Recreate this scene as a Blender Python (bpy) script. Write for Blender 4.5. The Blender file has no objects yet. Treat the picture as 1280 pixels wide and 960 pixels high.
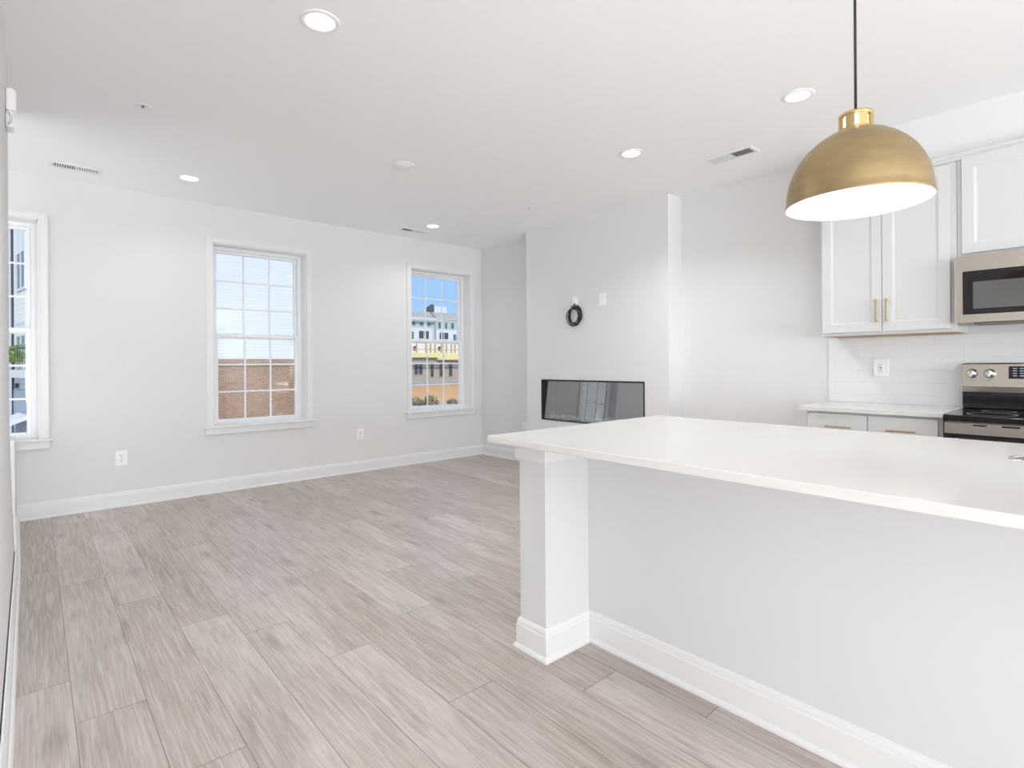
import bpy, bmesh, math, random
from mathutils import Vector, Matrix, noise
S = bpy.context.scene
COL = S.collection
random.seed(7)
PI = math.pi

# ------------------------------------------------------------------ camera, world, lights, exposure
cam_d = bpy.data.cameras.new('camera')
cam = bpy.data.objects.new('camera', cam_d); COL.objects.link(cam)
YAW, ROLL, FPX, CAMH = 0.7225, -0.0068, 678.8, 1.2
cam_d.sensor_fit = 'HORIZONTAL'; cam_d.sensor_width = 36.0
cam_d.lens = FPX * 36.0 / 1280.0
cam_d.shift_y = -25.0 / 1280.0
cam_d.clip_start = 0.02; cam_d.clip_end = 600
cam.matrix_world = (Matrix.Translation((0, 0, CAMH)) @ Matrix.Rotation(-YAW, 4, 'Z')
                    @ Matrix.Rotation(PI / 2, 4, 'X') @ Matrix.Rotation(ROLL, 4, 'Z'))
S.camera = cam
S.view_settings.view_transform = 'Standard'
S.view_settings.look = 'None'
S.view_settings.gamma = 1.0
S.view_settings.use_curve_mapping = False
S.view_settings.exposure = 0.57
S.cycles.use_denoising = True
S.cycles.max_bounces = 14; S.cycles.diffuse_bounces = 8; S.cycles.glossy_bounces = 6
S.cycles.transparent_max_bounces = 16
S.cycles.sample_clamp_indirect = 6.0

W_REAR, W_SIDE, W_STAIR, W_PEND, SUN = 300.0, 72.0, 27.0, 0.3, 1.75
SKY_K = 0.72
XS0 = -1.65

world = bpy.data.worlds.new('world'); S.world = world; world.use_nodes = True
wn, wl = world.node_tree.nodes, world.node_tree.links
wn.clear()
wo = wn.new('ShaderNodeOutputWorld'); wb = wn.new('ShaderNodeBackground')
tc = wn.new('ShaderNodeTexCoord'); sx = wn.new('ShaderNodeSeparateXYZ'); rp = wn.new('ShaderNodeValToRGB')
wl.new(tc.outputs['Generated'], sx.inputs[0]); wl.new(sx.outputs['Z'], rp.inputs[0])
rp.color_ramp.elements[0].position = 0.0; rp.color_ramp.elements[0].color = (0.46, 0.70, 0.98, 1)
rp.color_ramp.elements[1].position = 0.6; rp.color_ramp.elements[1].color = (0.55, 0.65, 0.82, 1)
e = rp.color_ramp.elements.new(0.12); e.color = (0.34, 0.60, 0.97, 1)
wl.new(rp.outputs[0], wb.inputs[0]); wb.inputs[1].default_value = SKY_K
wl.new(wb.outputs[0], wo.inputs[0])

sd = bpy.data.lights.new('sun', 'SUN'); sd.energy = SUN; sd.angle = 0.009; sd.color = (1, 0.97, 0.92)
sun = bpy.data.objects.new('sun', sd); COL.objects.link(sun)
sun.rotation_euler = Vector((0.45, 0.72, -0.58)).to_track_quat('-Z', 'Y').to_euler()

def area(name, loc, direction, sx_, sy_, watts, color=(1, 1, 1), spread=PI):
    d = bpy.data.lights.new(name, 'AREA'); d.shape = 'RECTANGLE'; d.size = sx_; d.size_y = sy_
    d.energy = watts; d.color = color; d.spread = spread
    o = bpy.data.objects.new(name, d); COL.objects.link(o); o.location = loc
    o.rotation_euler = Vector(direction).to_track_quat('-Z', 'Y').to_euler()
    return o
# added fill light, unseen behind the camera, in front of the added rear glazing
area('rear_fill', (1.3, -7.0, 1.1), (0, 1, 1.0), 4.4, 2.2, W_REAR, (0.945, 0.975, 1.0))
# added fill light behind the camera, against a solid wall without a window
area('side_fill', (XS0 + .05, -1.5, 1.15), (1, 0.3, .9), 2.4, 2.1, W_SIDE, (0.945, 0.975, 1.0))
# added fill light at the solid stair wall, brightening the front ceiling
area('stair_fill', (XS0 + .04, 4.2, .95), (1, 0, .9), 2.6, 1.6, W_STAIR, (0.945, 0.975, 1.0))

# ------------------------------------------------------------------ material helpers
def mat(name, color, rough=0.5, metal=0.0, spec=0.5, noise_amt=0.0, noise_scale=20.0, bump=0.0, emit=None, estr=0.0,
        stretch=(1, 1, 1), coat=0.0, color2=None):
    m = bpy.data.materials.new(name); m.use_nodes = True
    nt = m.node_tree; b = nt.nodes['Principled BSDF']
    b.inputs['Base Color'].default_value = (*color, 1)
    b.inputs['Roughness'].default_value = rough; b.inputs['Metallic'].default_value = metal
    b.inputs['Specular IOR Level'].default_value = spec
    b.inputs['Coat Weight'].default_value = coat
    if emit: b.inputs['Emission Color'].default_value = (*emit, 1); b.inputs['Emission Strength'].default_value = estr
    t = nt.nodes.new('ShaderNodeTexCoord'); mp = nt.nodes.new('ShaderNodeMapping'); mp.inputs['Scale'].default_value = stretch
    n = nt.nodes.new('ShaderNodeTexNoise'); n.inputs['Scale'].default_value = noise_scale; n.inputs['Detail'].default_value = 4
    nt.links.new(t.outputs['Object'], mp.inputs[0]); nt.links.new(mp.outputs[0], n.inputs['Vector'])
    mx = nt.nodes.new('ShaderNodeMix'); mx.data_type = 'RGBA'
    c2 = color2 if color2 else tuple(max(0, c * (1 - noise_amt)) for c in color)
    mx.inputs[6].default_value = (*color, 1); mx.inputs[7].default_value = (*c2, 1)
    nt.links.new(n.outputs['Fac'], mx.inputs[0]); nt.links.new(mx.outputs[2], b.inputs['Base Color'])
    if bump > 0:
        bp = nt.nodes.new('ShaderNodeBump'); bp.inputs['Strength'].default_value = bump; bp.inputs['Distance'].default_value = 0.002
        nt.links.new(n.outputs['Fac'], bp.inputs['Height']); nt.links.new(bp.outputs[0], b.inputs['Normal'])
    return m

M = {}
M['wall'] = mat('wall_paint', (0.785, 0.782, 0.775), 0.85, spec=0.2, noise_amt=0.012, noise_scale=90, bump=0.03)
M['ceiling'] = mat('ceiling_paint', (0.965, 0.968, 0.972), 0.9, spec=0.15, noise_amt=0.01, noise_scale=60, bump=0.02)
M['trim'] = mat('trim_white', (0.83, 0.83, 0.825), 0.35, noise_amt=0.01, noise_scale=10)
M['cabinet'] = mat('cabinet_white', (0.69, 0.69, 0.683), 0.4, noise_amt=0.012, noise_scale=8)
M['island'] = mat('island_paint', (0.73, 0.737, 0.742), 0.6, spec=0.3, noise_amt=0.012, noise_scale=30)
M['quartz'] = mat('quartz', (0.755, 0.745, 0.72), 0.12, noise_amt=0.03, noise_scale=220, color2=(0.725, 0.715, 0.69))
M['vinyl'] = mat('window_vinyl', (0.88, 0.89, 0.90), 0.35, noise_amt=0.01)
M['plastic'] = mat('white_plastic', (0.94, 0.94, 0.94), 0.3, noise_amt=0.01)
M['socket'] = mat('socket_dark', (0.10, 0.10, 0.10), 0.5, noise_amt=0.1)
M['brass'] = mat('aged_brass', (0.50, 0.37, 0.185), 0.40, metal=1.0, noise_scale=11, stretch=(1, 1, 3), color2=(0.29, 0.225, 0.13), bump=0.04)
M['brass_bright'] = mat('polished_brass', (0.66, 0.48, 0.22), 0.26, metal=1.0, noise_amt=0.08, noise_scale=30)
M['handle'] = mat('handle_brass', (0.62, 0.50, 0.30), 0.3, metal=1.0, noise_amt=0.08, noise_scale=40)
M['cord'] = mat('black_cord', (0.02, 0.02, 0.022), 0.5, noise_amt=0.2)
M['shade_in'] = mat('shade_white', (0.92, 0.92, 0.91), 0.5, noise_amt=0.01)
M['glow'] = mat('lamp_glow', (1, 1, 1), 0.5, emit=(1.0, 0.95, 0.86), estr=4.0)
M['glow_soft'] = mat('lens_glow', (1, 1, 1), 0.5, emit=(1.0, 0.97, 0.92), estr=1.6)
M['lens_off'] = mat('lens_white', (0.95, 0.95, 0.95), 0.35, noise_amt=0.01)
M['steel'] = mat('stainless', (0.62, 0.57, 0.51), 0.28, metal=1.0, noise_amt=0.12, noise_scale=40, stretch=(1, 1, 25))
M['steel_dark'] = mat('stainless_dark', (0.33, 0.30, 0.27), 0.35, metal=1.0, noise_amt=0.1, noise_scale=30)
M['chrome'] = mat('chrome', (0.78, 0.79, 0.80), 0.12, metal=1.0, noise_amt=0.03)
M['blackglass'] = mat('black_glass', (0.012, 0.009, 0.010), 0.06, noise_amt=0.1)
M['black'] = mat('black_metal', (0.012, 0.012, 0.016), 0.4, noise_amt=0.1)
M['ovenwin'] = mat('oven_window', (0.13, 0.13, 0.125), 0.10, noise_amt=0.1, noise_scale=300)
M['display'] = mat('display_dark', (0.01, 0.012, 0.02), 0.12, noise_amt=0.1)
M['print'] = mat('printed_marks', (0.55, 0.57, 0.62), 0.5, noise_amt=0.05)
M['dark'] = mat('dark_slot', (0.05, 0.05, 0.05), 0.8, noise_amt=0.1)
M['firebox'] = mat('firebox', (0.05, 0.05, 0.05), 0.6, noise_amt=0.2)
M['crystal'] = mat('ember_crystals', (0.9, 0.9, 0.92), 0.2, noise_scale=40, color2=(0.3, 0.3, 0.3))
M['grille'] = mat('vent_white', (0.86, 0.86, 0.87), 0.5, noise_amt=0.01)
M['wood_raw'] = mat('raw_plywood', (0.55, 0.40, 0.26), 0.7, noise_amt=0.2, noise_scale=8, stretch=(1, 8, 1))

def glass_mat(name, refl, tint=(1, 1, 1)):
    m = bpy.data.materials.new(name); m.use_nodes = True; nt = m.node_tree; nt.nodes.clear()
    o = nt.nodes.new('ShaderNodeOutputMaterial'); mx = nt.nodes.new('ShaderNodeMixShader')
    tr = nt.nodes.new('ShaderNodeBsdfTransparent'); tr.inputs[0].default_value = (*tint, 1)
    gl = nt.nodes.new('ShaderNodeBsdfGlossy'); gl.inputs['Roughness'].default_value = 0.0
    if refl is None:
        lw = nt.nodes.new('ShaderNodeLayerWeight'); lw.inputs['Blend'].default_value = 0.5
        pw = nt.nodes.new('ShaderNodeMath'); pw.operation = 'POWER'; pw.inputs[1].default_value = 4.0; nt.links.new(lw.outputs['Facing'], pw.inputs[0])
        ma = nt.nodes.new('ShaderNodeMath'); ma.operation = 'MULTIPLY_ADD'; ma.inputs[1].default_value = 0.7; ma.inputs[2].default_value = 0.03
        nt.links.new(pw.outputs[0], ma.inputs[0]); nt.links.new(ma.outputs[0], mx.inputs[0])
    else: mx.inputs[0].default_value = refl
    nt.links.new(tr.outputs[0], mx.inputs[1]); nt.links.new(gl.outputs[0], mx.inputs[2]); nt.links.new(mx.outputs[0], o.inputs[0])
    return m
M['glass'] = glass_mat('window_glass', None)
M['fireglass'] = glass_mat('fireplace_glass', 0.28, (0.85, 0.87, 0.9))

def brick_mat(name, c1, c2, mortar, bw, bh, ms, rot=None, rough=0.8, off=0.5, bump=0.0, bias=0.0):
    m = bpy.data.materials.new(name); m.use_nodes = True; nt = m.node_tree; b = nt.nodes['Principled BSDF']
    b.inputs['Roughness'].default_value = rough
    t = nt.nodes.new('ShaderNodeTexCoord'); mp = nt.nodes.new('ShaderNodeMapping')
    if rot: mp.inputs['Rotation'].default_value = rot
    br = nt.nodes.new('ShaderNodeTexBrick')
    br.inputs['Color1'].default_value = (*c1, 1); br.inputs['Color2'].default_value = (*c2, 1); br.inputs['Mortar'].default_value = (*mortar, 1)
    br.inputs['Scale'].default_value = 1.0; br.inputs['Brick Width'].default_value = bw; br.inputs['Row Height'].default_value = bh
    br.inputs['Mortar Size'].default_value = ms; br.inputs['Bias'].default_value = bias; br.offset = off
    nt.links.new(t.outputs['Object'], mp.inputs[0]); nt.links.new(mp.outputs[0], br.inputs['Vector'])
    nt.links.new(br.outputs['Color'], b.inputs['Base Color'])
    if bump:
        bp = nt.nodes.new('ShaderNodeBump'); bp.inputs['Strength'].default_value = bump; bp.inputs['Distance'].default_value = 0.001; bp.invert = True
        nt.links.new(br.outputs['Fac'], bp.inputs['Height']); nt.links.new(bp.outputs[0], b.inputs['Normal'])
    return m
# mapping: brick texture reads x (along) and y (up).  facing -Y planes: rotate so that z -> y
RX = (-PI / 2, 0, 0)            # (x, z) plane
M['tile'] = brick_mat('white_subway_tile', (0.86, 0.87, 0.88), (0.83, 0.84, 0.855), (0.77, 0.78, 0.79), 0.30, 0.0868, 0.0016, None, 0.12, bump=0.25)
M['brick'] = brick_mat('red_brick', (0.40, 0.20, 0.115), (0.22, 0.115, 0.075), (0.46, 0.37, 0.27), 0.21, 0.075, 0.011, RX)
M['asphalt'] = mat('asphalt', (0.55, 0.55, 0.55), 0.9, noise_amt=0.25, noise_scale=0.4)
M['dirt'] = mat('orange_dirt', (0.70, 0.43, 0.22), 0.95, noise_scale=0.6, color2=(0.52, 0.31, 0.16))
M['leaf'] = mat('shrub_leaves', (0.09, 0.095, 0.07), 0.8, noise_scale=6, color2=(0.22, 0.22, 0.15))
M['leaf_lime'] = mat('lime_leaves', (0.33, 0.46, 0.10), 0.7, noise_scale=18, color2=(0.10, 0.22, 0.03))
M['extwhite'] = mat('exterior_white', (0.74, 0.76, 0.78), 0.7, noise_amt=0.03, noise_scale=2)
M['extgreen'] = mat('exterior_pale_green', (0.52, 0.60, 0.57), 0.7, noise_amt=0.05, noise_scale=2)
M['extroof'] = mat('exterior_roof_grey', (0.42, 0.42, 0.42), 0.8, noise_amt=0.1, noise_scale=2)
M['exttan'] = mat('exterior_tan_stucco', (0.46, 0.42, 0.36), 0.85, noise_amt=0.12, noise_scale=1)
M['sheath'] = mat('yellow_sheathing', (0.84, 0.76, 0.38), 0.8, noise_amt=0.1, noise_scale=2)
M['extdark'] = mat('exterior_window_dark', (0.07, 0.08, 0.10), 0.15, noise_amt=0.2, noise_scale=2)
M['extteal'] = mat('exterior_window_teal', (0.13, 0.21, 0.22), 0.2, noise_amt=0.2, noise_scale=2)
M['skyglass'] = mat('exterior_window_pale', (0.10, 0.12, 0.14), 0.02, metal=0.0, spec=1.0, noise_amt=0.1)
M['downspout'] = mat('dark_downspout', (0.05, 0.055, 0.07), 0.5, noise_amt=0.1)
M['dormer_shade_side'] = mat('dormer_shade_grey', (0.10, 0.11, 0.13), 0.7, noise_amt=0.2, noise_scale=2)
M['bluegrey'] = mat('garage_blue_grey', (0.36, 0.42, 0.50), 0.6, noise_amt=0.1, noise_scale=2)
M['timber'] = mat('new_timber', (0.62, 0.42, 0.24), 0.8, noise_amt=0.2, noise_scale=3)

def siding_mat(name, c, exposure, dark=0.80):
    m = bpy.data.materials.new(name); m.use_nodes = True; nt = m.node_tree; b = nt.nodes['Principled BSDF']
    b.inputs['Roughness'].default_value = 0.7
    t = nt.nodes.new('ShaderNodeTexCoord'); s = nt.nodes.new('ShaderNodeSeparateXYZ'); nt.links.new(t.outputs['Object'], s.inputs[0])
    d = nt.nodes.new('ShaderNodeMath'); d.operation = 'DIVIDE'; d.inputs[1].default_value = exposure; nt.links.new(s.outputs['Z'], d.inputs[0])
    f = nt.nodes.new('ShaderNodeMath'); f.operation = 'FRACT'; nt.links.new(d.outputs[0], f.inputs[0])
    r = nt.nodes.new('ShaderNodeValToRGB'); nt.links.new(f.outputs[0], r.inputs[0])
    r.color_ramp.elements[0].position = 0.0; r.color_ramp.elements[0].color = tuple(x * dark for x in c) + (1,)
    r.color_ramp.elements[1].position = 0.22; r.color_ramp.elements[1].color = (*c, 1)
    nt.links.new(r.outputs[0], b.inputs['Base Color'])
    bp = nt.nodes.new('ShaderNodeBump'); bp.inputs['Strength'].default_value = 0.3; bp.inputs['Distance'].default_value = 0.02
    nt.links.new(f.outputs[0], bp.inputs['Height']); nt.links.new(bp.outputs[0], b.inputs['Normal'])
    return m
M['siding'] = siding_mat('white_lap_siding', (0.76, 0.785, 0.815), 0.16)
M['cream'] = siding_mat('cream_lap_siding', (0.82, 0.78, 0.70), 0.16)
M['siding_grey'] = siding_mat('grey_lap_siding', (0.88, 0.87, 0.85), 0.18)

def floor_mat():
    m = bpy.data.materials.new('vinyl_plank_floor'); m.use_nodes = True; nt = m.node_tree; L = nt.links; b = nt.nodes['Principled BSDF']
    def math_(op, a=None, v=None, c=None):
        n = nt.nodes.new('ShaderNodeMath'); n.operation = op
        if a is not None: L.new(a, n.inputs[0])
        if v is not None:
            if isinstance(v, (int, float)): n.inputs[1].default_value = v
            else: L.new(v, n.inputs[1])
        if c is not None: n.inputs[2].default_value = c
        return n.outputs[0]
    t = nt.nodes.new('ShaderNodeTexCoord'); s = nt.nodes.new('ShaderNodeSeparateXYZ'); L.new(t.outputs['Object'], s.inputs[0])
    X, Y = s.outputs['X'], s.outputs['Y']
    Wd, Ln = 0.2, 1.515
    u = math_('DIVIDE', math_('SUBTRACT', X, 0.1), Wd)
    row = math_('FLOOR', u); fu = math_('SUBTRACT', u, row)
    # row index -> joint offset
    N = 32; lo = -8
    offs = [random.random() for _ in range(N)]
    known = {-1: .769, 0: .548, 1: .218, 2: .908, 3: .726, 4: .432, 5: .055, 6: .528, 7: .875, 8: .627, 9: .25, 10: .95}
    for k, v in known.items(): offs[k - lo] = v
    fac = math_('DIVIDE', math_('ADD', row, 0.5 - lo), float(N))
    rp = nt.nodes.new('ShaderNodeValToRGB'); rp.color_ramp.interpolation = 'CONSTANT'; L.new(fac, rp.inputs[0])
    el = rp.color_ramp.elements
    while len(el) < N: el.new(0.999)
    for i in range(N):
        el[i].position = i / N; el[i].color = (offs[i],) * 3 + (1,)
    v = math_('SUBTRACT', math_('DIVIDE', Y, Ln), rp.outputs[0])
    pl = math_('FLOOR', v); fv = math_('SUBTRACT', v, pl)
    idv = nt.nodes.new('ShaderNodeCombineXYZ'); L.new(row, idv.inputs[0]); L.new(pl, idv.inputs[1])
    wn_ = nt.nodes.new('ShaderNodeTexWhiteNoise'); wn_.noise_dimensions = '3D'; L.new(idv.outputs[0], wn_.inputs['Vector'])
    # grooves
    def edge(f, size, w):
        a = math_('SUBTRACT', f, 0.5); a = math_('ABSOLUTE', a); a = math_('SUBTRACT', 0.5 * 1.0, None) if False else a
        return math_('GREATER_THAN', a, 0.5 - w / size)
    g = math_('MAXIMUM', edge(fu, Wd, 0.0011), edge(fv, Ln, 0.0013))
    # grain coordinates, shifted per plank
    sc = nt.nodes.new('ShaderNodeVectorMath'); sc.operation = 'SCALE'; sc.inputs['Scale'].default_value = 37.0; L.new(wn_.outputs['Color'], sc.inputs[0])
    ad = nt.nodes.new('ShaderNodeVectorMath'); ad.operation = 'ADD'; L.new(t.outputs['Object'], ad.inputs[0]); L.new(sc.outputs[0], ad.inputs[1])
    def grain(scale, detail, stretch, dist=0.0):
        mp = nt.nodes.new('ShaderNodeMapping'); mp.inputs['Scale'].default_value = stretch; L.new(ad.outputs[0], mp.inputs[0])
        n = nt.nodes.new('ShaderNodeTexNoise'); n.inputs['Scale'].default_value = scale; n.inputs['Detail'].default_value = detail
        n.inputs['Distortion'].default_value = dist; L.new(mp.outputs[0], n.inputs['Vector']); return n.outputs['Fac']
    fine = grain(120, 5, (1, 0.035, 1), 0.6); med = grain(11, 5, (1, 0.13, 1), 2.6); big = grain(3.6, 3, (1, 0.3, 1), 0.8)
    # cathedral lines
    mpw = nt.nodes.new('ShaderNodeMapping'); mpw.inputs['Scale'].default_value = (1, 0.10, 1); L.new(ad.outputs[0], mpw.inputs[0])
    wv = nt.nodes.new('ShaderNodeTexWave'); wv.wave_type = 'RINGS'; wv.rings_direction = 'Z'; wv.inputs['Scale'].default_value = 14
    wv.inputs['Distortion'].default_value = 7; wv.inputs['Detail'].default_value = 3; wv.inputs['Detail Scale'].default_value = 1.2
    L.new(mpw.outputs[0], wv.inputs['Vector'])
    # knots: sparse dark ovals
    mpk = nt.nodes.new('ShaderNodeMapping'); mpk.inputs['Scale'].default_value = (2.6, 0.75, 1); L.new(ad.outputs[0], mpk.inputs[0])
    vo = nt.nodes.new('ShaderNodeTexVoronoi'); vo.voronoi_dimensions = '2D'; vo.inputs['Scale'].default_value = 1.0; L.new(mpk.outputs[0], vo.inputs['Vector'])
    kn = nt.nodes.new('ShaderNodeMapRange'); kn.inputs['From Min'].default_value = 0.02; kn.inputs['From Max'].default_value = 0.10
    kn.inputs['To Min'].default_value = 1; kn.inputs['To Max'].default_value = 0; L.new(vo.outputs['Distance'], kn.inputs['Value'])
    def mixc(f, a, c):
        n = nt.nodes.new('ShaderNodeMix'); n.data_type = 'RGBA'
        if isinstance(f, float): n.inputs[0].default_value = f
        else: L.new(f, n.inputs[0])
        for i, q in ((6, a), (7, c)):
            if isinstance(q, tuple): n.inputs[i].default_value = (*q, 1)
            else: L.new(q, n.inputs[i])
        return n.outputs[2]
    base = mixc(wn_.outputs['Value'], (0.64, 0.575, 0.535), (0.46, 0.39, 0.345))
    rb = nt.nodes.new('ShaderNodeMapRange'); rb.inputs['From Min'].default_value = 0.35; rb.inputs['From Max'].default_value = 0.7; L.new(big, rb.inputs['Value'])
    base = mixc(math_('MULTIPLY', rb.outputs[0], 0.55), base, (0.32, 0.25, 0.205))
    rm = nt.nodes.new('ShaderNodeMapRange'); rm.inputs['From Min'].default_value = 0.4; rm.inputs['From Max'].default_value = 0.75; L.new(med, rm.inputs['Value'])
    base = mixc(math_('MULTIPLY', rm.outputs[0], 0.45), base, (0.29, 0.23, 0.19))
    rf = nt.nodes.new('ShaderNodeMapRange'); rf.inputs['From Min'].default_value = 0.46; rf.inputs['From Max'].default_value = 0.62; L.new(fine, rf.inputs['Value'])
    base = mixc(math_('MULTIPLY', rf.outputs[0], 0.5), base, (0.66, 0.61, 0.57))
    dk = grain(70, 4, (1, 0.045, 1), 1.0)
    rd = nt.nodes.new('ShaderNodeMapRange'); rd.inputs['From Min'].default_value = 0.52; rd.inputs['From Max'].default_value = 0.68; L.new(dk, rd.inputs['Value'])
    base = mixc(math_('MULTIPLY', rd.outputs[0], 0.35), base, (0.25, 0.20, 0.17))
    base = mixc(math_('MULTIPLY', wv.outputs['Fac'], 0.05), base, (0.17, 0.125, 0.10))
    base = mixc(math_('MULTIPLY', kn.outputs[0], 0.4), base, (0.15, 0.12, 0.11))
    base = mixc(math_('MULTIPLY', g, 0.75), base, (0.07, 0.055, 0.05))
    L.new(base, b.inputs['Base Color'])
    b.inputs['Roughness'].default_value = 0.36
    b.inputs['Specular IOR Level'].default_value = 0.5
    bp = nt.nodes.new('ShaderNodeBump'); bp.inputs['Strength'].default_value = 0.12; bp.inputs['Distance'].default_value = 0.0008
    hh = math_('SUBTRACT', fine, g); L.new(hh, bp.inputs['Height']); L.new(bp.outputs[0], b.inputs['Normal'])
    return m
M['floor'] = floor_mat()

# ------------------------------------------------------------------ mesh helpers
def obj(name, bm, m, parent=None, smooth=False, loc=None):
    me = bpy.data.meshes.new(name); bmesh.ops.recalc_face_normals(bm, faces=bm.faces); bm.to_mesh(me); bm.free()
    ms = m if isinstance(m, (list, tuple)) else [m]
    for q in ms: me.materials.append(q)
    if smooth:
        for p in me.polygons: p.use_smooth = True
    o = bpy.data.objects.new(name, me); COL.objects.link(o)
    if parent: o.parent = parent
    if loc: o.location = loc
    return o
def NB(): return bmesh.new()
def box(bm, x0, x1, y0, y1, z0, z1, bev=0.0, seg=2, mi=0):
    x0, x1 = sorted((x0, x1)); y0, y1 = sorted((y0, y1)); z0, z1 = sorted((z0, z1))
    b2 = bmesh.new()
    bmesh.ops.create_cube(b2, size=1.0)
    for v in b2.verts:
        v.co = Vector((x0 + (v.co.x + .5) * (x1 - x0), y0 + (v.co.y + .5) * (y1 - y0), z0 + (v.co.z + .5) * (z1 - z0)))
    if bev > 0:
        bmesh.ops.bevel(b2, geom=b2.edges[:], offset=min(bev, .45 * min(x1 - x0, y1 - y0, z1 - z0)), segments=seg, affect='EDGES', profile=0.5)
    merge(bm, b2, None, mi)
def merge(bm, b2, mtx=None, mi=0):
    mp = {}
    for v in b2.verts: mp[v] = bm.verts.new(mtx @ v.co if mtx else v.co)
    for f in b2.faces:
        nf = bm.faces.new([mp[v] for v in f.verts]); nf.smooth = f.smooth; nf.material_index = mi
    b2.free()
def lathe(bm, prof, c=(0, 0, 0), seg=48, axis='Z', a0=0.0, a1=2 * PI, mi=0, close=False):
    full = abs(a1 - a0 - 2 * PI) < 1e-6
    n = seg if full else seg + 1
    rings = []
    for (r, z) in prof:
        ring = []
        for i in range(n):
            a = a0 + (a1 - a0) * i / seg
            p = (r * math.cos(a), r * math.sin(a), z)
            if axis == 'X': p = (z, p[0], p[1])
            elif axis == 'Y': p = (p[0], z, p[1])
            ring.append(bm.verts.new(Vector(p) + Vector(c)))
        rings.append(ring)
    for a, b in zip(rings, rings[1:]):
        for i in range(n if full else n - 1):
            j = (i + 1) % n
            f = bm.faces.new((a[i], a[j], b[j], b[i])); f.smooth = True; f.material_index = mi
    if close:
        for ring in (rings[0], rings[-1]):
            f = bm.faces.new(ring); f.material_index = mi
def disc(bm, r, z0, z1, c=(0, 0, 0), seg=40, axis='Z'):
    lathe(bm, [(1e-5, z0), (r, z0), (r, z1), (1e-5, z1)], c, seg, axis)
    for f in bm.faces: pass
def tube(bm, pts, r, seg=8, closed=False):
    pts = [Vector(p) for p in pts]; n = len(pts); rings = []
    for i, p in enumerate(pts):
        t = (pts[(i + 1) % n] - pts[i - 1]) if closed else (pts[min(i + 1, n - 1)] - pts[max(i - 1, 0)])
        t.normalize(); a = t.orthogonal() if abs(t.x) > .9 else t.cross(Vector((1, 0, 0)))
        a.normalize(); b = t.cross(a)
        rings.append([bm.verts.new(p + r * (math.cos(2 * PI * k / seg) * a + math.sin(2 * PI * k / seg) * b)) for k in range(seg)])
    for i in range(n if closed else n - 1):
        A, B = rings[i], rings[(i + 1) % n]
        for k in range(seg):
            f = bm.faces.new((A[k], A[(k + 1) % seg], B[(k + 1) % seg], B[k])); f.smooth = True
    if not closed:
        bm.faces.new(rings[0]); bm.faces.new(rings[-1])
def prism(bm, prof, mapf, s0, s1):
    """extrude a closed 2-D profile (a, b) from s0 to s1; mapf(a, b, s) -> xyz"""
    A = [bm.verts.new(mapf(a, b, s0)) for a, b in prof]; B = [bm.verts.new(mapf(a, b, s1)) for a, b in prof]
    n = len(prof)
    for i in range(n): bm.faces.new((A[i], A[(i + 1) % n], B[(i + 1) % n], B[i]))
    bm.faces.new(A); bm.faces.new(B)
def sweep(bm, prof, stations, mapf):
    """stations: list of functions giving xyz for (a,b)"""
    rings = [[bm.verts.new(st(a, b)) for a, b in prof] for st in stations]
    n = len(prof)
    for A, B in zip(rings, rings[1:]):
        for i in range(n): bm.faces.new((A[i], A[(i + 1) % n], B[(i + 1) % n], B[i]))
    bm.faces.new(rings[0]); bm.faces.new(rings[-1])
def wall_grid(bm, us, vs, holes, mapf, t0, t1):
    """solid wall in (u, v) with rectangular holes, thickness t0..t1"""
    U = sorted(set(us + [h[0] for h in holes] + [h[1] for h in holes])); V = sorted(set(vs + [h[2] for h in holes] + [h[3] for h in holes]))
    cache = {}
    def vt(u, v, t):
        k = (round(u, 5), round(v, 5), t)
        if k not in cache: cache[k] = bm.verts.new(mapf(u, v, t))
        return cache[k]
    def hole(i, j):
        if i < 0 or j < 0 or i >= len(U) - 1 or j >= len(V) - 1: return True
        uc, vc = (U[i] + U[i + 1]) / 2, (V[j] + V[j + 1]) / 2
        return any(h[0] < uc < h[1] and h[2] < vc < h[3] for h in holes)
    for i in range(len(U) - 1):
        for j in range(len(V) - 1):
            if hole(i, j): continue
            a, b, c, d = U[i], U[i + 1], V[j], V[j + 1]
            for t in (t0, t1): bm.faces.new((vt(a, c, t), vt(b, c, t), vt(b, d, t), vt(a, d, t)))
            if hole(i - 1, j): bm.faces.new((vt(a, c, t0), vt(a, d, t0), vt(a, d, t1), vt(a, c, t1)))
            if hole(i + 1, j): bm.faces.new((vt(b, c, t0), vt(b, d, t0), vt(b, d, t1), vt(b, c, t1)))
            if hole(i, j - 1): bm.faces.new((vt(a, c, t0), vt(b, c, t0), vt(b, c, t1), vt(a, c, t1)))
            if hole(i, j + 1): bm.faces.new((vt(a, d, t0), vt(b, d, t0), vt(b, d, t1), vt(a, d, t1)))
def thing(name, label, cat, loc=(0, 0, 0), rotz=0.0, group=None):
    o = bpy.data.objects.new(name, None); COL.objects.link(o); o.empty_display_size = 0.1
    o.location = loc; o.rotation_euler = (0, 0, rotz); o['label'] = label; o['category'] = cat
    if group: o['group'] = group
    return o
def tag(o, label, cat, group=None):
    o['label'] = label; o['category'] = cat
    if group: o['group'] = group
    return o
def struct(o, label=None):
    o['kind'] = 'structure'
    if label: o['label'] = label
    return o
def dup(root, loc, label, rotz=None, group=None):
    r = root.copy(); COL.objects.link(r); r.location = loc
    if rotz is not None: r.rotation_euler = (0, 0, rotz)
    r['label'] = label
    if group: r['group'] = group
    for ch in list(root.children):
        c = ch.copy(); COL.objects.link(c); c.parent = r
        for g in list(ch.children):
            d = g.copy(); COL.objects.link(d); d.parent = c
    return r

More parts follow.
